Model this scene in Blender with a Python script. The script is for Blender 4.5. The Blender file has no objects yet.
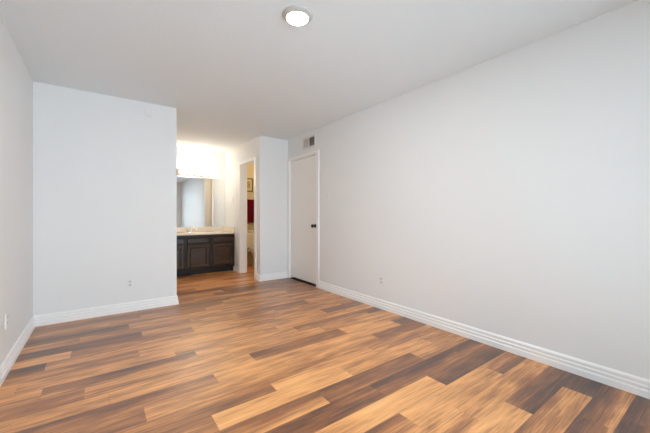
import bpy, bmesh, math, random
from mathutils import Vector, Matrix

S = bpy.context.scene
COL = S.collection
PI = math.pi

# ------------------------------------------------------------------ camera, world, exposure
cam_data = bpy.data.cameras.new('camera')
cam_data.lens = 36.0 * 307.0 / 650.0
cam_data.sensor_width = 36.0
cam_data.shift_y = -1.5 / 650.0
cam_data.clip_start = 0.02
cam = bpy.data.objects.new('camera', cam_data)
COL.objects.link(cam)
cam.location = (0.0, 0.0, 1.11)
cam.rotation_euler = (PI / 2, 0.0, -math.atan2(0.5906, 0.807))
S.camera = cam

world = bpy.data.worlds.new('overcast_sky')
S.world = world
world.use_nodes = True
bg = world.node_tree.nodes['Background']
bg.inputs['Color'].default_value = (0.80, 0.935, 1.065, 1)
bg.inputs['Strength'].default_value = 6.6

LAMP_E = 310.0        # bedroom ceiling disc
BULB_E = 31.0        # vanity globe bulbs
BATH_E = 55.0        # bathroom ceiling lamp
S.view_settings.view_transform = 'Standard'
S.view_settings.look = 'None'
S.view_settings.gamma = 1.0
S.view_settings.use_curve_mapping = False
S.view_settings.exposure = 0.02
S.cycles.use_denoising = True
S.cycles.max_bounces = 20
S.cycles.diffuse_bounces = 12
S.cycles.glossy_bounces = 6
S.cycles.sample_clamp_indirect = 8.0

# portal that guides the daylight sampling through the window behind the camera
pl = bpy.data.lights.new('window_portal', 'AREA')
pl.shape = 'RECTANGLE'; pl.size = 2.66; pl.size_y = 2.14
pl.cycles.is_portal = True
po = bpy.data.objects.new('window_portal', pl)
po.location = (1.15, -0.78, 1.16)
po.rotation_euler = (PI / 2, 0, PI)
COL.objects.link(po)

# ------------------------------------------------------------------ helpers
def principled(name, color, rough=0.5, metal=0.0, spec=0.5, emit=None, estr=0.0):
    m = bpy.data.materials.new(name)
    m.use_nodes = True
    p = m.node_tree.nodes['Principled BSDF']
    p.inputs['Base Color'].default_value = (*color, 1)
    p.inputs['Roughness'].default_value = rough
    p.inputs['Metallic'].default_value = metal
    p.inputs['Specular IOR Level'].default_value = spec
    if emit:
        p.inputs['Emission Color'].default_value = (*emit, 1)
        p.inputs['Emission Strength'].default_value = estr
    return m

def add_bump(m, scale, strength, dist=0.002, detail=3):
    nt = m.node_tree
    p = nt.nodes['Principled BSDF']
    tc = nt.nodes.new('ShaderNodeTexCoord')
    n = nt.nodes.new('ShaderNodeTexNoise')
    n.inputs['Scale'].default_value = scale
    n.inputs['Detail'].default_value = detail
    b = nt.nodes.new('ShaderNodeBump')
    b.inputs['Strength'].default_value = strength
    b.inputs['Distance'].default_value = dist
    nt.links.new(tc.outputs['Object'], n.inputs['Vector'])
    nt.links.new(n.outputs['Fac'], b.inputs['Height'])
    nt.links.new(b.outputs['Normal'], p.inputs['Normal'])
    return m

def add_mottle(m, scale, c1, c2):
    nt = m.node_tree
    p = nt.nodes['Principled BSDF']
    tc = nt.nodes.new('ShaderNodeTexCoord')
    n = nt.nodes.new('ShaderNodeTexNoise')
    n.inputs['Scale'].default_value = scale
    n.inputs['Detail'].default_value = 5
    r = nt.nodes.new('ShaderNodeValToRGB')
    r.color_ramp.elements[0].position = 0.3
    r.color_ramp.elements[1].position = 0.7
    r.color_ramp.elements[0].color = (*c1, 1)
    r.color_ramp.elements[1].color = (*c2, 1)
    nt.links.new(tc.outputs['Object'], n.inputs['Vector'])
    nt.links.new(n.outputs['Fac'], r.inputs['Fac'])
    nt.links.new(r.outputs['Color'], p.inputs['Base Color'])
    return m

def obj(name, bm, mat, parent=None, smooth=False, loc=None, rot=None):
    me = bpy.data.meshes.new(name)
    bmesh.ops.recalc_face_normals(bm, faces=bm.faces)
    if smooth:
        for f in bm.faces:
            f.smooth = True
    bm.to_mesh(me)
    bm.free()
    if mat is not None:
        me.materials.append(mat)
    if smooth:
        try:
            me.set_sharp_from_angle(angle=math.radians(42))
        except Exception:
            pass
    o = bpy.data.objects.new(name, me)
    COL.objects.link(o)
    if parent:
        o.parent = parent
    if loc:
        o.location = loc
    if rot:
        o.rotation_euler = rot
    return o

def box(bm, x0, x1, y0, y1, z0, z1, bevel=0.0, seg=2):
    vs = [bm.verts.new((x, y, z)) for x in (x0, x1) for y in (y0, y1) for z in (z0, z1)]
    idx = [(0, 1, 3, 2), (4, 6, 7, 5), (0, 4, 5, 1), (2, 3, 7, 6), (0, 2, 6, 4), (1, 5, 7, 3)]
    fs = [bm.faces.new([vs[i] for i in q]) for q in idx]
    if bevel > 0:
        es = list({e for f in fs for e in f.edges})
        bmesh.ops.bevel(bm, geom=es, offset=bevel, segments=seg, affect='EDGES', profile=0.5)
    return bm

def boxbm(*a, **k):
    return box(bmesh.new(), *a, **k)

def lathe(bm, prof, mat4=Matrix.Identity(4), n=32):
    """prof: list of (r, z); revolved about local Z then moved by mat4."""
    rings = []
    for r, z in prof:
        if r < 1e-6:
            rings.append([bm.verts.new(mat4 @ Vector((0, 0, z)))])
        else:
            rings.append([bm.verts.new(mat4 @ Vector((r * math.cos(2 * PI * i / n), r * math.sin(2 * PI * i / n), z)))
                          for i in range(n)])
    for a, b in zip(rings[:-1], rings[1:]):
        for i in range(n):
            j = (i + 1) % n
            if len(a) == 1 and len(b) == 1:
                continue
            if len(a) == 1:
                bm.faces.new((a[0], b[i], b[j]))
            elif len(b) == 1:
                bm.faces.new((a[i], a[j], b[0]))
            else:
                bm.faces.new((a[i], a[j], b[j], b[i]))
    return bm

def loft(bm, rings, cap=True):
    vr = [[bm.verts.new(p) for p in r] for r in rings]
    n = len(vr[0])
    for a, b in zip(vr[:-1], vr[1:]):
        for i in range(n):
            j = (i + 1) % n
            bm.faces.new((a[i], a[j], b[j], b[i]))
    if cap:
        bm.faces.new(vr[0][::-1])
        bm.faces.new(vr[-1])
    return bm

def tube(bm, pts, r, n=12):
    pts = [Vector(p) for p in pts]
    rings = []
    for i, p in enumerate(pts):
        d = (pts[min(i + 1, len(pts) - 1)] - pts[max(i - 1, 0)]).normalized()
        u = d.cross(Vector((0.31, 0.17, 0.93))).normalized()
        v = d.cross(u)
        rr = r[i] if isinstance(r, (list, tuple)) else r
        rings.append([p + rr * (math.cos(2 * PI * k / n) * u + math.sin(2 * PI * k / n) * v) for k in range(n)])
    return loft(bm, rings)

def tag(o, label, cat, group=None, kind=None):
    o['label'] = label
    o['category'] = cat
    if group:
        o['group'] = group
    if kind:
        o['kind'] = kind
    return o

def struct(name, bm, mat, label, cat, **k):
    return tag(obj(name, bm, mat, **k), label, cat, kind='structure')

def thing(name, label, cat, loc=(0, 0, 0), rotz=0.0, group=None, kind=None):
    o = bpy.data.objects.new(name, None)
    COL.objects.link(o)
    o.location = loc
    o.rotation_euler = (0, 0, rotz)
    o.empty_display_size = 0.1
    return tag(o, label, cat, group, kind)

def copy_tree(o, parent=None):
    c = o.copy()
    COL.objects.link(c)
    if parent:
        c.parent = parent
    for ch in list(o.children):
        copy_tree(ch, c)
    return c

# axis helpers: local Z of a lathe turned to point along a direction
AX_NX = Matrix.Rotation(-PI / 2, 4, 'Y')      # +Z -> -X
AX_PX = Matrix.Rotation(PI / 2, 4, 'Y')       # +Z -> +X
AX_NY = Matrix.Rotation(PI / 2, 4, 'X')       # +Z -> -Y

# ------------------------------------------------------------------ materials
M_wall = add_bump(principled('wall_paint', (0.82, 0.83, 0.832), 0.55, spec=0.25), 140, 0.12)
M_ceil = add_bump(principled('ceiling_paint', (0.785, 0.83, 0.855), 0.8, spec=0.15), 60, 0.35, 0.004)
M_bath = add_bump(principled('bathroom_paint', (0.66, 0.56, 0.37), 0.6, spec=0.25), 140, 0.12)
M_trim = principled('trim_paint', (0.92, 0.92, 0.92), 0.35)
M_door = add_bump(principled('door_paint', (0.88, 0.86, 0.83), 0.4), 30, 0.05)
M_plate = principled('plate_plastic', (0.82, 0.82, 0.81), 0.3)
M_recep = principled('receptacle_plastic', (0.70, 0.70, 0.69), 0.3)
M_slot = principled('slot_dark', (0.03, 0.03, 0.03), 0.6)
M_bronze = principled('oil_rubbed_bronze', (0.05, 0.038, 0.03), 0.3, metal=0.8)
M_espresso_shaded = principled('espresso_wood_shaded', (0.032, 0.017, 0.010), 0.33, spec=0.35)
add_mottle(M_espresso_shaded, 9, (0.014, 0.007, 0.004), (0.022, 0.011, 0.006))  # same wood as the fronts, darkened to paint in the frame's shade
M_espresso_lit = principled('espresso_wood_lit', (0.05, 0.027, 0.015), 0.24, spec=0.5)
add_mottle(M_espresso_lit, 9, (0.034, 0.017, 0.009), (0.056, 0.029, 0.016))  # lighter copy of the cabinet wood, painted as its lit side
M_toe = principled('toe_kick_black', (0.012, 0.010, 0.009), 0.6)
M_counter = principled('cultured_marble', (0.80, 0.68, 0.54), 0.18)
add_mottle(M_counter, 7, (0.80, 0.70, 0.57), (0.87, 0.80, 0.70))
M_chrome = principled('chrome', (0.85, 0.85, 0.86), 0.08, metal=1.0)
M_nickel = principled('brushed_nickel', (0.24, 0.19, 0.15), 0.35, metal=1.0)
M_lightbar = principled('light_bar_tan', (0.12, 0.085, 0.06), 0.45)
M_mirror = principled('mirror_silver', (0.84, 0.855, 0.855), 0.0, metal=1.0)
M_porc = principled('porcelain', (0.84, 0.80, 0.70), 0.1)
M_towel = add_bump(principled('red_terry', (0.13, 0.004, 0.012), 0.95, spec=0.1), 400, 0.6, 0.003)
M_frame = principled('picture_frame_wood', (0.06, 0.025, 0.012), 0.35)
M_mat = principled('picture_mat', (0.62, 0.50, 0.28), 0.8)
M_gap_shade = principled('door_gap_shade', (0.012, 0.007, 0.004), 0.7)  # near-black colour standing in for shade below the door
M_duct_shade = principled('duct_shade', (0.10, 0.095, 0.09), 0.9)
M_vent = principled('vent_enamel', (0.70, 0.69, 0.67), 0.4)
M_ring = principled('lamp_ring', (0.52, 0.50, 0.47), 0.5)
M_lens = principled('lamp_lens', (0.85, 0.85, 0.85), 0.4, emit=(1.0, 0.94, 0.90), estr=LAMP_E)
M_bulb = principled('globe_bulb', (0.9, 0.9, 0.88), 0.3, emit=(1.0, 0.84, 0.66), estr=BULB_E)
M_bathlens = principled('bath_lens', (0.9, 0.9, 0.88), 0.4, emit=(1.0, 0.80, 0.52), estr=BATH_E)
M_print = principled('picture_print', (0.35, 0.25, 0.12), 0.7)
add_mottle(M_print, 40, (0.55, 0.42, 0.20), (0.16, 0.09, 0.05))

def glass_mat():
    m = bpy.data.materials.new('window_glass')
    m.use_nodes = True
    nt = m.node_tree
    nt.nodes.remove(nt.nodes['Principled BSDF'])
    out = nt.nodes['Material Output']
    t = nt.nodes.new('ShaderNodeBsdfTransparent')
    t.inputs['Color'].default_value = (0.95, 0.98, 0.97, 1)
    g = nt.nodes.new('ShaderNodeBsdfGlossy')
    g.inputs['Roughness'].default_value = 0.0
    f = nt.nodes.new('ShaderNodeFresnel')
    f.inputs['IOR'].default_value = 1.45
    mx = nt.nodes.new('ShaderNodeMixShader')
    nt.links.new(f.outputs['Fac'], mx.inputs['Fac'])
    nt.links.new(t.outputs['BSDF'], mx.inputs[1])
    nt.links.new(g.outputs['BSDF'], mx.inputs[2])
    nt.links.new(mx.outputs['Shader'], out.inputs['Surface'])
    return m
M_glass = glass_mat()

def floor_mat():
    m = bpy.data.materials.new('vinyl_plank_oak')
    m.use_nodes = True
    nt = m.node_tree
    N, L = nt.nodes, nt.links
    p = N['Principled BSDF']
    uv = N.new('ShaderNodeUVMap'); uv.uv_map = 'plank'
    sp = N.new('ShaderNodeSeparateXYZ'); L.new(uv.outputs['UV'], sp.inputs[0])
    def attr(n):
        a = N.new('ShaderNodeAttribute'); a.attribute_name = n; a.attribute_type = 'GEOMETRY'
        return a.outputs['Fac']
    def math_(op, a, b=None, c=None):
        n = N.new('ShaderNodeMath'); n.operation = op
        for i, v in enumerate((a, b, c)):
            if v is None: continue
            if isinstance(v, (int, float)): n.inputs[i].default_value = v
            else: L.new(v, n.inputs[i])
        return n.outputs[0]
    U, V = sp.outputs[0], sp.outputs[1]
    seed = attr('seed')
    def noise(su, sv, detail, rough=0.55, dist=0.0, off=0.0):
        c = N.new('ShaderNodeCombineXYZ')
        L.new(math_('ADD', math_('MULTIPLY', U, su), off), c.inputs[0])
        L.new(math_('MULTIPLY', V, sv), c.inputs[1])
        L.new(math_('MULTIPLY', seed, 97.0), c.inputs[2])
        n = N.new('ShaderNodeTexNoise')
        n.inputs['Scale'].default_value = 1.0
        n.inputs['Detail'].default_value = detail
        n.inputs['Roughness'].default_value = rough
        n.inputs['Distortion'].default_value = dist
        L.new(c.outputs[0], n.inputs['Vector'])
        return n.outputs['Fac']
    # wobble the gradient across the plank so that the dark edge wanders along the grain
    wob = noise(2.2, 1.3, 2)
    v2 = math_('ADD', V, math_('MULTIPLY', math_('SUBTRACT', wob, 0.5), 0.75))
    sm = N.new('ShaderNodeMapRange'); sm.interpolation_type = 'SMOOTHSTEP'
    L.new(v2, sm.inputs['Value'])
    sm.inputs['From Min'].default_value = -0.05; sm.inputs['From Max'].default_value = 1.05
    mixv = math_('ADD', math_('MULTIPLY', attr('tone_near'), math_('SUBTRACT', 1.0, sm.outputs[0])),
                 math_('MULTIPLY', attr('tone_far'), sm.outputs[0]))
    broad = noise(2.6, 2.2, 3, 0.5, 0.4, 11.0)
    streak = noise(2.2, 15.0, 4, 0.6, 0.6, 3.0)
    fine = noise(9.0, 48.0, 3, 0.6, 0.3, 7.0)
    mixv = math_('ADD', math_('MULTIPLY', mixv, 0.70), 0.175)
    tone = math_('ADD', mixv, math_('MULTIPLY', math_('SUBTRACT', broad, 0.5), 0.65))
    tone = math_('ADD', tone, math_('MULTIPLY', math_('SUBTRACT', streak, 0.5), 0.58))
    tone = math_('ADD', tone, math_('MULTIPLY', math_('SUBTRACT', fine, 0.5), 0.42))
    ramp = N.new('ShaderNodeValToRGB')
    cr = ramp.color_ramp
    cr.elements[0].position = 0.0; cr.elements[0].color = (1.0, 0.56, 0.205, 1)
    cr.elements[1].position = 1.0; cr.elements[1].color = (0.044, 0.022, 0.020, 1)
    for pos, c in ((0.25, (0.84, 0.39, 0.132)), (0.5, (0.37, 0.138, 0.044)), (0.75, (0.125, 0.050, 0.028))):
        e = cr.elements.new(pos); e.color = (*c, 1)
    L.new(tone, ramp.inputs['Fac'])
    # thin seams at the plank edges
    dv = math_('MULTIPLY', math_('MINIMUM', V, math_('SUBTRACT', 1.0, V)), 0.15)
    du = attr('from_end')
    ulen = attr('plank_length')
    du = math_('MINIMUM', U, math_('SUBTRACT', ulen, U))
    seam = math_('LESS_THAN', math_('MINIMUM', dv, du), 0.0011)
    mx = N.new('ShaderNodeMix'); mx.data_type = 'RGBA'; mx.blend_type = 'MULTIPLY'
    L.new(math_('MULTIPLY', seam, 0.45), mx.inputs['Factor'])
    L.new(ramp.outputs['Color'], mx.inputs['A'])
    mx.inputs['B'].default_value = (0.25, 0.2, 0.18, 1)
    L.new(mx.outputs['Result'], p.inputs['Base Color'])
    rr = math_('ADD', 0.33, math_('MULTIPLY', streak, 0.14))
    L.new(rr, p.inputs['Roughness'])
    p.inputs['Specular IOR Level'].default_value = 0.6
    p.inputs['Coat Weight'].default_value = 0.5
    p.inputs['Coat Roughness'].default_value = 0.30
    b = N.new('ShaderNodeBump'); b.inputs['Strength'].default_value = 0.12; b.inputs['Distance'].default_value = 0.001
    L.new(fine, b.inputs['Height'])
    L.new(b.outputs['Normal'], p.inputs['Normal'])
    return m
M_floor = floor_mat()

# ------------------------------------------------------------------ dimensions
XL, XR = -0.54, 2.69          # bedroom left / right wall
YR, YB = -0.66, 4.18          # wall behind the camera / partition
XA = 0.767                    # end of the partition, left side of the vanity alcove
XB = 2.16                     # wall between alcove and bathroom
YC = 4.79                     # short wall beside the door
YV = 6.58                     # wall behind the vanity
H = 2.44

# ------------------------------------------------------------------ floor
# tone of each plank, print plus some floor sheen painted in as paler tone (from x, far long edge, near long edge): 0 pale orange, 1 dark purple brown
TONES = {
    -4: [(-9, 0.5, 0.3)], -3: [(-9, 0.85, 0.6)], -2: [(-9, 0.85, 0.3)],
    -1: [(-9, 0.5, 0.2), (2.415, 0.72, 0.88)],
    0: [(-9, 0.12, 0.22), (1.943, 0.6, 0.92)],
    1: [(-9, 0.22, 0.32)],
    2: [(-9, 0.72, 0.3), (1.35, 0.18, 0.32), (2.264, 0.25, 0.75)],
    3: [(-9, 0.10, 0.14), (1.82, 0.6, 0.88)],
    4: [(-9, 0.72, 0.6), (1.5, 0.85, 0.55)],
    5: [(-9, 0.58, 0.12), (1.097, 0.68, 0.5), (2.01, 0.3, 0.42)],
    6: [(-9, 0.5, 0.35), (0.504, 0.10, 0.14), (1.41, 0.2, 0.25), (2.32, 0.35, 0.3)],
    7: [(-9, 0.42, 0.55), (0.90, 0.4, 0.12), (1.81, 0.3, 0.4)],
    8: [(-9, 0.45, 0.5), (0.2, 0.2, 0.3), (1.11, 0.22, 0.36), (2.029, 0.68, 0.6)],
    9: [(-9, 0.66, 0.42), (0.634, 0.18, 0.32), (1.55, 0.2, 0.2), (2.46, 0.75, 0.75)],
    10: [(-9, 0.22, 0.3), (0.04, 0.25, 0.22), (0.957, 0.62, 0.52), (1.87, 0.16, 0.25)],
    11: [(-9, 0.3, 0.52), (0.2, 0.25, 0.35), (1.1, 0.2, 0.3), (2.0, 0.35, 0.3)],
    12: [(-9, 0.2, 0.3), (-0.295, 0.74, 0.4), (0.62, 0.2, 0.28), (1.53, 0.52, 0.4), (2.45, 0.72, 0.7)],
    13: [(-9, 0.25, 0.3), (0.9, 0.25, 0.35), (1.8, 0.28, 0.2)],
    14: [(-9, 0.48, 0.28), (0.25, 0.22, 0.22), (1.16, 0.25, 0.3), (2.087, 0.66, 0.6)],
    15: [(-9, 0.82, 0.72), (-0.33, 0.32, 0.22), (0.59, 0.3, 0.3), (1.5, 0.4, 0.25), (2.42, 0.4, 0.4)],
    16: [(-9, 0.18, 0.2), (-0.188, 0.62, 0.38), (0.73, 0.35, 0.3), (1.64, 0.45, 0.3)],
    17: [(-9, 0.78, 0.74), (0.31, 0.35, 0.3), (1.23, 0.62, 0.5), (2.14, 0.25, 0.3)],
    18: [(-9, 0.3, 0.45), (0.8, 0.45, 0.3)],
    19: [(-9, 0.76, 0.6), (0.23, 0.25, 0.3), (1.14, 0.4, 0.3), (2.06, 0.45, 0.3)],
    20: [(-9, 0.35, 0.5), (1.4, 0.5, 0.3)],
    21: [(-9, 0.55, 0.4), (0.35, 0.5, 0.5), (1.265, 0.25, 0.3), (2.18, 0.5, 0.4)],
    22: [(-9, 0.45, 0.65), (1.5, 0.6, 0.4)], 23: [(-9, 0.35, 0.25), (1.6, 0.55, 0.4)],
    24: [(-9, 0.3, 0.4), (1.6, 0.7, 0.6)], 25: [(-9, 0.3, 0.2), (1.6, 0.65, 0.7)],
}
def build_floor():
    bm = bmesh.new()
    uvl = bm.loops.layers.uv.new('plank')
    lf = bm.faces.layers.float.new('tone_far')
    ln = bm.faces.layers.float.new('tone_near')
    ls = bm.faces.layers.float.new('seed')
    ll = bm.faces.layers.float.new('plank_length')
    rnd = random.Random(7)
    PL, W, Y0 = 0.914, 0.15, 0.695
    JOINT = {-1: 2.415, 0: 1.943, 2: 2.264, 3: 1.82, 5: 2.01, 6: 1.41, 7: 0.90, 8: 2.029, 9: 0.634, 10: 0.957,
             12: -0.295, 14: 0.25, 15: 0.59, 16: -0.188, 17: 2.14, 19: 0.23, 21: 1.265}
    X0, X1 = -0.64, 3.70
    for r in range(-10, 40):
        y0 = Y0 + W * r
        y1 = y0 + W
        y0c, y1c = max(y0, -0.76), min(y1, 6.68)
        if y1c <= y0c:
            continue
        off = JOINT.get(r, rnd.uniform(0, PL))
        k0 = math.floor((X0 - off) / PL)
        k1 = math.ceil((X1 - off) / PL)
        for k in range(k0, k1):
            a, b = off + k * PL, off + (k + 1) * PL
            ac, bc = max(a, X0), min(b, X1)
            d = rnd.random()
            tones = rnd.choice([(0.15, 0.2), (0.2, 0.55), (0.65, 0.3), (0.3, 0.3), (0.7, 0.65), (0.2, 0.35), (0.45, 0.3)])
            sd = rnd.random()
            for xs, tf, tn in TONES.get(r, []):
                if (a + b) / 2 >= xs:
                    tones = (tf, tn)
            vs = [bm.verts.new((x, y, 0)) for x, y in ((ac, y0c), (bc, y0c), (bc, y1c), (ac, y1c))]
            f = bm.faces.new(vs)
            f[lf], f[ln], f[ls], f[ll] = tones[0], tones[1], sd, PL
            for lp in f.loops:
                lp[uvl].uv = (lp.vert.co.x - a, (lp.vert.co.y - y0) / W)
    return bm
fbm = build_floor()
# underside slab
for z in (-0.08,):
    vs = [fbm.verts.new(p) for p in ((-0.64, -0.76, z), (-0.64, 6.68, z), (3.7, 6.68, z), (3.7, -0.76, z))]
    fbm.faces.new(vs)
me = bpy.data.meshes.new('floor')
fbm.to_mesh(me); fbm.free()
me.materials.append(M_floor)
fo = bpy.data.objects.new('floor', me)
COL.objects.link(fo)
tag(fo, 'wood-look plank floor in orange and dark brown tones', 'floor', kind='structure')

# ------------------------------------------------------------------ ceiling and walls
struct('ceiling', boxbm(-0.64, 3.70, -0.76, 6.68, H, H + 0.1), M_ceil, 'flat off-white textured ceiling', 'ceiling')
struct('wall_left', boxbm(XL - 0.1, XL, YR - 0.1, YB, 0, H), M_wall, 'plain white wall at the left edge of the photo', 'wall')
bm = boxbm(XL - 0.1, XA, YB, YB + 0.12, 0, H)
struct('wall_back', bm, M_wall, 'white partition wall facing the camera, ending at the vanity alcove', 'wall')
struct('wall_alcove_left', boxbm(XA - 0.1, XA, YB + 0.12, YV + 0.1, 0, H), M_wall, 'hidden white side wall at the left end of the vanity', 'wall')
struct('wall_alcove_back', boxbm(XA, XB + 0.06, YV, YV + 0.1, 0, H), M_wall, 'white wall carrying the mirror and globe lights above the vanity', 'wall')
D2a, D2b, D2h = 5.005, 5.69, 2.075
bm = bmesh.new()
box(bm, XB, XB + 0.11, YC, D2a, 0, H)
box(bm, XB, XB + 0.11, D2b, YV, 0, H)
box(bm, XB, XB + 0.11, D2a, D2b, D2h, H)
struct('wall_alcove_right', bm, M_wall, 'white wall with the bathroom doorway, right of the vanity', 'wall')
struct('wall_end', boxbm(XB + 0.11, 3.70, YC, YC + 0.1, 0, H), M_wall, 'short white wall between bathroom doorway corner and white door', 'wall')
struct('wall_bathroom_back', boxbm(XB + 0.11, 3.70, YV, YV + 0.1, 0, H), M_bath, 'tan bathroom wall behind the toilet', 'wall')
struct('wall_bathroom_right', boxbm(3.60, 3.70, YC + 0.1, YV, 0, H), M_bath, 'hidden tan side wall of the bathroom', 'wall')
D1a, D1b, D1h = 3.885, 4.735, 2.062
bm = bmesh.new()
box(bm, XR, XR + 0.1, YR - 0.1, D1a, 0, H)
box(bm, XR, XR + 0.1, D1b, YC, 0, H)
box(bm, XR, XR + 0.1, D1a, D1b, D1h, H)
box(bm, XR + 0.095, XR + 0.10, D1a, D1b, 0, D1h)
struct('wall_right', bm, M_wall, 'long white wall along the right side with the outlet and vent', 'wall')
W1 = (-0.15, 2.45, 0.12, 2.20)
bm = bmesh.new()
box(bm, XL - 0.1, W1[0], YR - 0.1, YR, 0, H)
box(bm, W1[1], XR + 0.1, YR - 0.1, YR, 0, H)
box(bm, W1[0], W1[1], YR - 0.1, YR, 0, W1[2])
box(bm, W1[0], W1[1], YR - 0.1, YR, W1[3], H)
struct('wall_rear', bm, M_wall, 'white window wall behind the camera', 'wall')

# window behind the camera
win = thing('window_1', 'wide white-framed window behind the camera', 'window', ((W1[0] + W1[1]) / 2, YR - 0.06, W1[2]), kind='structure')
hw, hh = (W1[1] - W1[0]) / 2, W1[3] - W1[2]
bm = bmesh.new()
for a in ((-hw, -hw + 0.05, 0, hh), (hw - 0.05, hw, 0, hh), (-hw + 0.05, hw - 0.05, 0, 0.05), (-hw + 0.05, hw - 0.05, hh - 0.05, hh), (-0.03, 0.03, 0.05, hh - 0.05)):
    box(bm, a[0], a[1], -0.03, 0.03, a[2], a[3], 0.004, 1)
obj('window_frame', bm, M_trim, win)
for s in (-1, 1):
    x0, x1 = (-hw + 0.05, -0.03) if s < 0 else (0.03, hw - 0.05)
    obj('pane', boxbm(x0, x1, -0.003, 0.003, 0.05, hh - 0.05), M_glass, win)
obj('window_sill', boxbm(-hw - 0.04, hw + 0.04, 0.03, 0.09, -0.03, 0.0, 0.004, 1), M_trim, win)

# ------------------------------------------------------------------ baseboards
PROF = [(0, 0), (0.020, 0), (0.020, 0.040), (0.010, 0.046), (0.010, 0.051), (0.0165, 0.053), (0.0165, 0.068), (0.007, 0.074), (0.007, 0.079), (0.013, 0.081), (0.013, 0.096), (0.005, 0.108), (0, 0.108)]
def run_profile(pts, side=1):
    """pts: floor polyline along the wall face; the profile grows to the left (side=1) of travel."""
    pts = [Vector((p[0], p[1], 0)) for p in pts]
    n = len(pts)
    rings = []
    for i in range(n):
        dirs = []
        if i > 0: dirs.append((pts[i] - pts[i - 1]).normalized())
        if i < n - 1: dirs.append((pts[i + 1] - pts[i]).normalized())
        nrm = [Vector((-d.y, d.x, 0)) * side for d in dirs]
        if len(nrm) == 1:
            off = nrm[0]
        else:
            s = nrm[0] + nrm[1]
            off = s / (1 + nrm[0].dot(nrm[1]))
        rings.append([pts[i] + off * d + Vector((0, 0, z)) for d, z in PROF])
    return loft(bmesh.new(), rings)
struct('baseboard_left', run_profile([(XL, YB - 0.020), (XL, YR)]), M_trim, 'white grooved baseboard along the left wall', 'baseboard')
struct('baseboard_back', run_profile([(XA, 6.0), (XA, YB), (XL, YB)], 1), M_trim, 'white grooved baseboard under the partition wall, wrapping its end', 'baseboard')
struct('baseboard_right', run_profile([(XR, YR), (XR, 3.812)]), M_trim, 'long white grooved baseboard along the right wall', 'baseboard')
struct('baseboard_end', run_profile([(XR - 0.0, YC), (XB, YC), (XB, 4.937)], 1), M_trim, 'white grooved baseboard on the short wall beside the white door', 'baseboard')
struct('baseboard_alcove', run_profile([(XB, 5.762), (XB, 6.02)], 1), M_trim, 'short piece of white baseboard between vanity and bathroom door frame', 'baseboard')
struct('baseboard_rear', run_profile([(XL, YR), (XR, YR)], 1), M_trim, 'white baseboard under the window behind the camera', 'baseboard')

# ------------------------------------------------------------------ door in the right wall
bm = bmesh.new()
cw, ch, ct = 0.066, 0.042, 0.016
box(bm, XR - ct, XR, D1a - cw, D1a + 0.004, 0, D1h + ch, 0.004, 2)
box(bm, XR - ct, XR, D1b - 0.004, YC - 0.002, 0, D1h + ch, 0.004, 2)
box(bm, XR - ct, XR, D1a + 0.004, D1b - 0.004, D1h - 0.004, D1h + ch, 0.004, 2)
box(bm, XR, XR + 0.095, D1a, D1a + 0.012, 0, D1h)
box(bm, XR, XR + 0.095, D1b - 0.012, D1b, 0, D1h)
box(bm, XR, XR + 0.095, D1a + 0.012, D1b - 0.012, D1h - 0.012, D1h)
struct('trim_1', bm, M_trim, 'white door casing around the plain white door on the right wall', 'door frame')
door = thing('door_1', 'plain flat white closed door with a dark knob', 'door', (XR + 0.016, D1b - 0.014, 0), kind='structure')
dw = D1b - D1a - 0.032
obj('door_slab', boxbm(0.0, 0.035, -dw, 0, 0.034, D1h - 0.018, 0.002, 1), M_door, door)
kn = obj('door_knob', lathe(bmesh.new(), [(0, 0), (0.032, 0), (0.032, 0.004), (0.026, 0.010), (0.012, 0.013), (0.011, 0.034), (0.018, 0.038),
        (0.026, 0.046), (0.028, 0.056), (0.024, 0.066), (0.012, 0.071), (0, 0.072)], AX_NX, 28), M_bronze, door, smooth=True,
        loc=(0.0, -dw + 0.05, 0.94))
kn['label'] = 'dark bronze door knob'
for z in (0.305, 1.81):
    bm = lathe(bmesh.new(), [(0, 0), (0.008, 0), (0.008, 0.09), (0, 0.09)], n=14)
    lathe(bm, [(0, -0.006), (0.004, -0.004), (0.006, 0), (0, 0)], n=14)
    box(bm, 0.006, 0.011, -0.032, 0.0, 0.0, 0.09)
    obj('hinge', bm, M_trim, door, smooth=True, loc=(-0.010, 0.002, z - 0.045))
struct('door_gap_strip', boxbm(XR - 0.004, XR + 0.09, D1a + 0.013, D1b - 0.013, 0, 0.005, 0.002, 1), M_gap_shade, 'dark strip painted as the shade under the white door', 'painted shade')  # no real sill: paints the dark gap beneath the slab

# ------------------------------------------------------------------ bathroom doorway
bm = bmesh.new()
for x0, x1 in ((XB - ct, XB), (XB + 0.11, XB + 0.11 + ct)):
    box(bm, x0, x1, D2a - cw, D2a + 0.004, 0, D2h + ch, 0.004, 2)
    box(bm, x0, x1, D2b - 0.004, D2b + cw, 0, D2h + ch, 0.004, 2)
    box(bm, x0, x1, D2a + 0.004, D2b - 0.004, D2h - 0.004, D2h + ch, 0.004, 2)
box(bm, XB, XB + 0.11, D2a, D2a + 0.010, 0, D2h)
box(bm, XB, XB + 0.11, D2b - 0.010, D2b, 0, D2h)
box(bm, XB, XB + 0.11, D2a + 0.010, D2b - 0.010, D2h - 0.010, D2h)
box(bm, XB + 0.045, XB + 0.075, D2b - 0.022, D2b - 0.010, 0, D2h - 0.010)
struct('trim_3', bm, M_trim, 'white casing around the narrow bathroom doorway', 'door frame')
ang = math.atan2(0.33, 0.944)
d2 = thing('door_2', 'white bathroom door swung open, seen edge-on past the doorway', 'door', (XB + 0.13, D2b - 0.012, 0), -ang, kind='structure')
obj('door_slab', boxbm(-0.035, 0.0, 0.0, 0.62, 0.012, D2h - 0.02, 0.002, 1), M_trim, d2)
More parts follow.
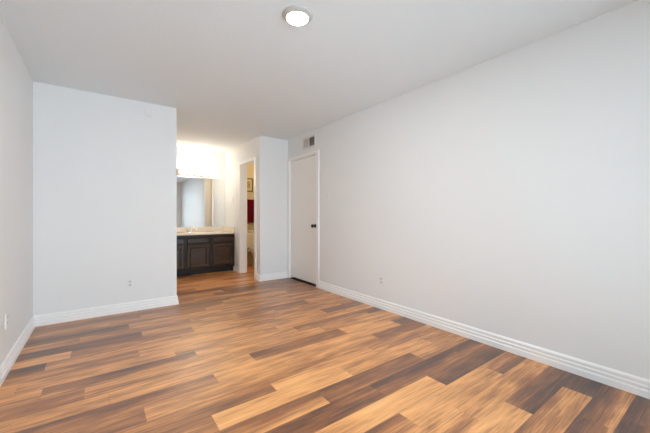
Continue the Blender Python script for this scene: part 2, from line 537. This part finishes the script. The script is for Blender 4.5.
knob_prof = [(0, 0), (0.030, 0), (0.030, 0.004), (0.024, 0.010), (0.011, 0.013), (0.011, 0.030), (0.018, 0.034), (0.026, 0.042), (0.027, 0.050), (0.022, 0.058), (0, 0.062)]
for mt, x in ((AX_PX, 0.0), (AX_NX, -0.035)):
    k2 = obj('door_knob', lathe(bmesh.new(), knob_prof, mt, 24), M_bronze, d2, smooth=True, loc=(x, 0.56, 0.945))
    k2['label'] = 'dark bronze door knob'

# ------------------------------------------------------------------ bedroom ceiling lamp
cl = thing('ceiling_light', 'lit round white disc lamp on the bedroom ceiling', 'ceiling light', (1.06, 1.76, H))
R = 0.101
obj('trim_ring', lathe(bmesh.new(), [(R, 0), (R, -0.006), (R - 0.004, -0.011), (R - 0.026, -0.0225), (R - 0.030, -0.0225), (R - 0.030, 0), (R, 0)], n=48), M_ring, cl, smooth=True)
obj('diffuser', lathe(bmesh.new(), [(0, -0.0235), (R - 0.034, -0.0235), (R - 0.0305, -0.0222), (R - 0.0305, -0.004), (0, -0.004)], n=48), M_lens, cl, smooth=True)

# ------------------------------------------------------------------ wall vent
vent = thing('wall_vent', 'white two-section air vent above the white door', 'vent', (XR, 4.10, 2.27))
vw, vh = 0.355, 0.19
bm = bmesh.new()
iw, ih, mid = 0.148, 0.066, 0.012
box(bm, -0.012, 0, -vw / 2, -iw - mid + 0.0, -vh / 2, vh / 2, 0.003, 1)
box(bm, -0.012, 0, iw + mid, vw / 2, -vh / 2, vh / 2, 0.003, 1)
box(bm, -0.012, 0, -mid, mid, -ih, ih)
box(bm, -0.012, 0, -iw - mid, iw + mid, ih, vh / 2, 0.003, 1)
box(bm, -0.012, 0, -iw - mid, iw + mid, -vh / 2, -ih, 0.003, 1)
obj('vent_frame', bm, M_vent, vent)
obj('duct_shade_plate', boxbm(-0.002, 0, -iw - mid, iw + mid, -ih, ih), M_duct_shade, vent)  # flat plate, its dark colour painted as shade inside the duct
for s in (-1, 1):
    bm = bmesh.new()
    n = 9
    for i in range(n):
        yc = s * (mid + (i + 0.5) * iw / n)
        a = math.radians(52) * s
        ln_ = 0.0036 if s > 0 else 0.0062
        dx, dy = -ln_ * math.cos(a), ln_ * math.sin(a)
        p0, p1 = Vector((-0.007 - dx, yc - dy, 0)), Vector((-0.007 + dx, yc + dy, 0))
        nn = Vector((-(p1 - p0).y, (p1 - p0).x, 0)).normalized() * 0.0006
        loft(bm, [[q + Vector((0, 0, z)) for q in (p0 - nn, p1 - nn, p1 + nn, p0 + nn)] for z in (-ih, ih)])
    obj('louver_bank', bm, M_vent, vent)

# ------------------------------------------------------------------ switches, outlets, plates (built facing -Y, at wall plane y=0)
def outlet(label, loc, rotz):
    t = thing('wall_outlet', label, 'outlet', loc, rotz)
    obj('cover_plate', boxbm(-0.035, 0.035, -0.0075, 0, -0.057, 0.057, 0.0025, 2), M_plate, t)
    for z in (0.0195, -0.0195):
        bm = bmesh.new()
        n = 24
        ring = []
        for i in range(n):
            a = 2 * PI * i / n
            ring.append((0.0172 * math.cos(a), max(-0.0135, min(0.0135, 0.0172 * math.sin(a)))))
        loft(bm, [[Vector((x, y, z + zz)) for x, zz in ring] for y in (-0.004, -0.0090)])
        rc = obj('receptacle', bm, M_recep, t)
        bm = bmesh.new()
        box(bm, -0.0075, -0.005, -0.0096, -0.0085, z - 0.001, z + 0.009)
        box(bm, 0.005, 0.0075, -0.0096, -0.0085, z - 0.001, z + 0.009)
        box(bm, -0.0025, 0.0025, -0.0096, -0.0085, z - 0.011, z - 0.006)
        obj('slots', bm, M_slot, rc)
    obj('screw', lathe(bmesh.new(), [(0.0035, 0.005), (0.0035, 0.0083), (0, 0.0090)], AX_NY, 12), M_recep, t)
    return t
outlet('white duplex outlet low on the right wall', (XR, 2.54, 0.334), -PI / 2)
outlet('white duplex outlet low on the partition wall facing the camera', (0.276, YB, 0.325), 0)
outlet('white outlet low on the left wall, at the photo edge', (XL, 3.09, 0.365), PI / 2)

def switch(label, loc, rotz):
    t = thing('light_switch', label, 'light switch', loc, rotz)
    obj('cover_plate', boxbm(-0.035, 0.035, -0.0075, 0, -0.057, 0.057, 0.0025, 2), M_plate, t)
    bm = boxbm(-0.0055, 0.0055, -0.0085, -0.004, -0.012, 0.012)
    loft(bm, [[Vector((x, y, z)) for x, z in ((-0.004, -0.005 + dz), (0.004, -0.005 + dz), (0.004, 0.005 + dz), (-0.004, 0.005 + dz))] for y, dz in ((-0.006, 0), (-0.018, 0.008))])
    obj('toggle', bm, M_recep, t)
    for z in (0.03, -0.03):
        obj('screw', lathe(bmesh.new(), [(0.0035, 0.005), (0.0035, 0.0083), (0, 0.0090)], AX_NY, 12), M_recep, t, loc=(0, 0, z))
    return t
switch('white light switch on the right wall beside the white door', (XR, 3.60, 1.39), -PI / 2)
switch('faint white light switch beside the mirror, above the vanity end', (XB, 6.09, 1.41), -PI / 2)
pt = thing('cover_plate', 'small painted-over plate just under the ceiling on the partition wall', 'wall plate', (0.4615, YB, 2.345))
obj('plate_body', boxbm(-0.036, 0.036, -0.016, 0, -0.068, 0.068, 0.003, 2), M_wall, pt)
obj('plate_rim', boxbm(-0.024, 0.024, -0.020, -0.016, -0.054, 0.054, 0.001, 1), M_wall, pt)

# ------------------------------------------------------------------ vanity
VX0, VX1, VF = XA + 0.002, XB - 0.002, 6.01
vc = thing('vanity_cabinet', 'dark espresso vanity cabinet with panel doors under the pale countertop', 'cabinet', ((VX0 + VX1) / 2, VF, 0))
ox = (VX0 + VX1) / 2
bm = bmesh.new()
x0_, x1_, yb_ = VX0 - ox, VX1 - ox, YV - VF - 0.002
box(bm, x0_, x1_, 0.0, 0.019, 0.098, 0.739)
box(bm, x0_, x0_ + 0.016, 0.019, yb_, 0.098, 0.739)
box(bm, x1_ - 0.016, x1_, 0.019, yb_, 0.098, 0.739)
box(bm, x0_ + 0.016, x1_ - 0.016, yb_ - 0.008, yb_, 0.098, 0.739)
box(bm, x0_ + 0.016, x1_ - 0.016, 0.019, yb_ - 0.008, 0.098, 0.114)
obj('cabinet_body', bm, M_espresso_shaded, vc)
obj('toe_kick', boxbm(VX0 - ox, VX1 - ox, 0.07, YV - VF - 0.002, 0, 0.098), M_toe, vc)
def panel_front(w, h, frame, deep):
    """a front with a sunk panel: outer at y=-0.019, panel at -0.019+deep, bevelled step."""
    bm = bmesh.new()
    t = 0.019
    def rect(x, z, y):
        return [Vector((-w / 2 + x, y, z)), Vector((w / 2 - x, y, z)), Vector((w / 2 - x, y, h - z)), Vector((-w / 2 + x, y, h - z))]
    rings = [rect(0, 0, 0), rect(0, 0, -t + 0.011), rect(0.011, 0.011, -t)]
    if frame:
        rings += [rect(frame, frame, -t), rect(frame + 0.010, frame + 0.010, -t + deep * 0.6), rect(frame + 0.020, frame + 0.020, -t + deep), rect(frame + 0.04, frame + 0.04, -t + deep)]
    return loft(bm, rings)
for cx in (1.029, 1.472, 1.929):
    obj('drawer_front', panel_front(0.40, 0.102, 0, 0), M_espresso_lit, vc, loc=(cx - ox, 0, 0.584))
    obj('cabinet_door', panel_front(0.40, 0.43, 0.050, 0.014), M_espresso_lit, vc, loc=(cx - ox, 0, 0.13))

# countertop with an oval basin
ct_ = thing('vanity_countertop', 'cream marble-look countertop with sink basin and backsplash', 'countertop', (ox, 5.985, 0.74))
def counter_mesh():
    bm = bmesh.new()
    x0, x1, y0, y1 = VX0 - ox, VX1 - ox, 0.0, YV - 0.002 - 5.985
    nx, ny = 70, 34
    top = 0.026
    g = []
    for j in range(ny + 1):
        row = []
        for i in range(nx + 1):
            x = x0 + (x1 - x0) * i / nx
            y = y0 + (y1 - y0) * j / ny
            d = math.hypot((x - 0.0) / 0.225, (y - 0.255) / 0.165)
            z = top
            if d < 1:
                s = 1 - d
                s = min(1.0, s * 2.2)
                z = top - 0.125 * (s * s * (3 - 2 * s))
            elif d < 1.12:
                z = top + 0.003 * math.sin(PI * (d - 1) / 0.12)
            if j == 0:
                z = top - 0.004
            row.append(bm.verts.new((x, y, z)))
        g.append(row)
    for j in range(ny):
        for i in range(nx):
            bm.faces.new((g[j][i], g[j][i + 1], g[j + 1][i + 1], g[j + 1][i]))
    lo = [bm.verts.new((x0 + (x1 - x0) * i / nx, y0, 0.0)) for i in range(nx + 1)]
    for i in range(nx):
        bm.faces.new((lo[i], lo[i + 1], g[0][i + 1], g[0][i]))
    bk = [bm.verts.new((x0 + (x1 - x0) * i / nx, y0 + 0.03, 0.0)) for i in range(nx + 1)]
    for i in range(nx):
        bm.faces.new((lo[i + 1], lo[i], bk[i], bk[i + 1]))
    return bm
obj('counter_slab', counter_mesh(), M_counter, ct_, smooth=True)
obj('backsplash', boxbm(VX0 - ox, VX1 - ox, 0.572, 0.591, 0.026, 0.125, 0.004, 2), M_counter, ct_)
obj('side_splash', boxbm(VX1 - ox - 0.018, VX1 - ox, 0.012, 0.572, 0.026, 0.125, 0.004, 2), M_counter, ct_)
obj('drain', lathe(bmesh.new(), [(0, 0.004), (0.018, 0.004), (0.022, 0.0)], n=20), M_chrome, ct_, smooth=True, loc=(0, 0.255, -0.098))

fa = thing('faucet', 'chrome sink faucet at the back of the vanity counter', 'faucet', (ox, 6.478, 0.7665))
bm = bmesh.new()
ring = lambda s, z: [Vector((0.075 * s * math.copysign(abs(math.cos(a)) ** 0.6, math.cos(a)), 0.024 * s * math.copysign(abs(math.sin(a)) ** 0.8, math.sin(a)), z)) for a in [2 * PI * i / 28 for i in range(28)]]
loft(bm, [ring(1, 0), ring(1, 0.010), ring(0.92, 0.016)])
obj('base_plate', bm, M_chrome, fa, smooth=True)
obj('spout', tube(bmesh.new(), [(0, 0, 0.012), (0, 0, 0.05), (0, -0.012, 0.085), (0, -0.045, 0.103), (0, -0.085, 0.098), (0, -0.105, 0.078)], [0.016, 0.014, 0.013, 0.012, 0.011, 0.010]), M_chrome, fa, smooth=True)
for s in (-1, 1):
    hd = obj('handle', lathe(bmesh.new(), [(0.017, 0.012), (0.016, 0.03), (0.012, 0.036), (0.012, 0.048), (0.016, 0.054), (0.012, 0.062), (0, 0.063)], n=20), M_chrome, fa, smooth=True, loc=(s * 0.051, 0, 0))
    obj('lever', tube(bmesh.new(), [(0, 0, 0.052), (s * 0.02, -0.008, 0.058), (s * 0.05, -0.018, 0.062)], [0.007, 0.006, 0.005], 10), M_chrome, hd, smooth=True)

# mirror
mr = thing('wall_mirror', 'large frameless wall mirror above the vanity counter', 'mirror', (ox, YV, 0.868))
obj('glass', boxbm(VX0 + 0.01 - ox, VX1 - 0.006 - ox, -0.006, -0.0005, 0.0, 1.004), M_mirror, mr)
# globe light bar
lb = thing('vanity_light', 'four-globe light bar glowing above the vanity mirror', 'wall light', (1.517, YV, 1.955))
obj('backplate', boxbm(-0.305, 0.305, -0.028, 0, -0.060, 0.060, 0.006, 2), M_lightbar, lb)
for i in range(4):
    x = -0.2175 + 0.145 * i
    bb = obj('bulb', lathe(bmesh.new(), [(0.018, 0.050)] + [(0.055 * math.sin(a), 0.119 - 0.055 * math.cos(a)) for a in [0.42 + (PI - 0.42) * k / 14 for k in range(14)]] + [(0, 0.174)], AX_NY, 28), M_bulb, lb, smooth=True, loc=(x, 0, 0))
    obj('socket', lathe(bmesh.new(), [(0.026, 0.026), (0.026, 0.032), (0.021, 0.038), (0.020, 0.062), (0, 0.062)], AX_NY, 24), M_lightbar, lb, smooth=True, loc=(x, 0, 0))

# ------------------------------------------------------------------ bathroom, seen through the doorway
to = thing('toilet', 'white toilet seen through the narrow bathroom doorway', 'toilet', (2.76, YV - 0.01, 0))
def oval(cx, cy, rx, ry, z, n=32, back=1.0):
    r = []
    for i in range(n):
        a = 2 * PI * i / n
        yy = ry * math.sin(a)
        if yy > 0:
            yy *= back
        r.append(Vector((cx + rx * math.cos(a), cy + yy, z)))
    return r
obj('tank', boxbm(-0.225, 0.225, -0.205, -0.005, 0.385, 0.735, 0.03, 3), M_porc, to, smooth=True)
obj('tank_lid', boxbm(-0.235, 0.235, -0.218, 0.0, 0.735, 0.772, 0.012, 3), M_porc, to, smooth=True)
bm = bmesh.new()
loft(bm, [oval(0, -0.36, 0.115, 0.25, 0.0), oval(0, -0.36, 0.112, 0.245, 0.03), oval(0, -0.37, 0.095, 0.21, 0.12), oval(0, -0.39, 0.11, 0.20, 0.2),
          oval(0, -0.42, 0.155, 0.24, 0.29), oval(0, -0.43, 0.182, 0.27, 0.36), oval(0, -0.43, 0.186, 0.275, 0.385), oval(0, -0.43, 0.17, 0.26, 0.392)])
box(bm, -0.16, 0.16, -0.25, -0.01, 0.30, 0.388, 0.02, 2)
obj('bowl', bm, M_porc, to, smooth=True)
bm = bmesh.new()
loft(bm, [oval(0, -0.43, 0.188, 0.277, 0.393), oval(0, -0.43, 0.195, 0.284, 0.400), oval(0, -0.43, 0.193, 0.282, 0.412), oval(0, -0.43, 0.18, 0.27, 0.415)])
obj('seat', bm, M_porc, to, smooth=True)
bm = bmesh.new()
loft(bm, [oval(0, -0.425, 0.186, 0.274, 0.416), oval(0, -0.425, 0.190, 0.278, 0.422), oval(0, -0.425, 0.186, 0.274, 0.432), oval(0, -0.425, 0.15, 0.23, 0.438)])
obj('lid', bm, M_porc, to, smooth=True)
bm = lathe(bmesh.new(), [(0.012, 0), (0.012, 0.012), (0, 0.014)], Matrix.Translation((-0.16, -0.205, 0.68)) @ AX_NY, 14)
tube(bm, [(-0.16, -0.222, 0.68), (-0.12, -0.225, 0.676), (-0.08, -0.224, 0.67)], 0.005, 10)
obj('flush_lever', bm, M_chrome, to, smooth=True)

tb = thing('towel_bar', 'chrome towel bar on the bathroom wall above the toilet', 'towel bar', (2.76, YV, 1.44))
obj('rod', tube(bmesh.new(), [(-0.29, -0.07, 0), (0.29, -0.07, 0)], 0.009, 14), M_chrome, tb, smooth=True)
for s in (-1, 1):
    obj('bracket', lathe(bmesh.new(), [(0, 0), (0.026, 0), (0.026, 0.006), (0.012, 0.012), (0.012, 0.06), (0.017, 0.066), (0.017, 0.08), (0, 0.082)], AX_NY, 20), M_chrome, tb, smooth=True, loc=(s * 0.29, 0, 0))
def towel():
    bm = bmesh.new()
    w, nx = 0.42, 40
    path = []
    zb_, zf_ = -0.38, -0.50
    for k in range(16):
        path.append((0.016, zb_ + (0 - zb_) * k / 15))
    for k in range(1, 8):
        a = PI * k / 8
        path.append((0.016 * math.cos(a), 0.016 * math.sin(a)))
    for k in range(20):
        path.append((-0.016, zf_ * k / 19))
    g = []
    for q, (dy, dz) in enumerate(path):
        row = []
        for i in range(nx + 1):
            x = -w / 2 + w * i / nx
            amp = 0.006 * min(1, abs(dz) / 0.2)
            wv = amp * math.sin(x * 38 + dz * 3) + amp * 0.5 * math.sin(x * 71 + 1)
            row.append(bm.verts.new((x * (1 - 0.04 * min(1, abs(dz) / 0.4)), -0.07 + dy + wv * (1 if dy < 0 else 0.4), dz)))
        g.append(row)
    for a, b in zip(g[:-1], g[1:]):
        for i in range(nx):
            bm.faces.new((a[i], a[i + 1], b[i + 1], b[i]))
    bmesh.ops.recalc_face_normals(bm, faces=bm.faces)
    bmesh.ops.solidify(bm, geom=bm.faces[:], thickness=0.005)
    return bm
tw = obj('towel', towel(), M_towel, smooth=True, loc=(2.80, YV, 1.44))
tag(tw, 'dark red towel hanging over the towel bar in the bathroom', 'towel')

pc = thing('framed_picture', 'small dark-framed picture on the bathroom wall above the red towel', 'picture', (2.68, YV, 1.785))
fw, fh, fb = 0.21, 0.30, 0.024
bm = bmesh.new()
def prect(i, y):
    return [Vector((-fw / 2 + i, y, -fh / 2 + i)), Vector((fw / 2 - i, y, -fh / 2 + i)), Vector((fw / 2 - i, y, fh / 2 - i)), Vector((-fw / 2 + i, y, fh / 2 - i))]
loft(bm, [prect(0, 0), prect(0, -0.016), prect(0.006, -0.022), prect(fb - 0.006, -0.018), prect(fb, -0.010)], cap=False)
obj('frame', bm, M_frame, pc)
obj('mat_board', boxbm(-fw / 2 + fb - 0.002, fw / 2 - fb + 0.002, -0.008, -0.001, -fh / 2 + fb - 0.002, fh / 2 - fb + 0.002), M_mat, pc)
obj('print', boxbm(-0.042, 0.042, -0.0092, -0.0081, -0.075, 0.075), M_print, pc)

bl = thing('ceiling_light', 'round warm ceiling lamp of the bathroom, out of view', 'ceiling light', (2.95, 5.75, H))
obj('canopy', lathe(bmesh.new(), [(0, 0), (0.13, 0), (0.13, -0.02), (0.12, -0.026), (0, -0.026)], n=36), M_nickel, bl, smooth=True)
obj('diffuser', lathe(bmesh.new(), [(0.118, -0.026), (0.115, -0.045), (0.09, -0.07), (0.05, -0.085), (0, -0.09)], n=36), M_bathlens, bl, smooth=True)
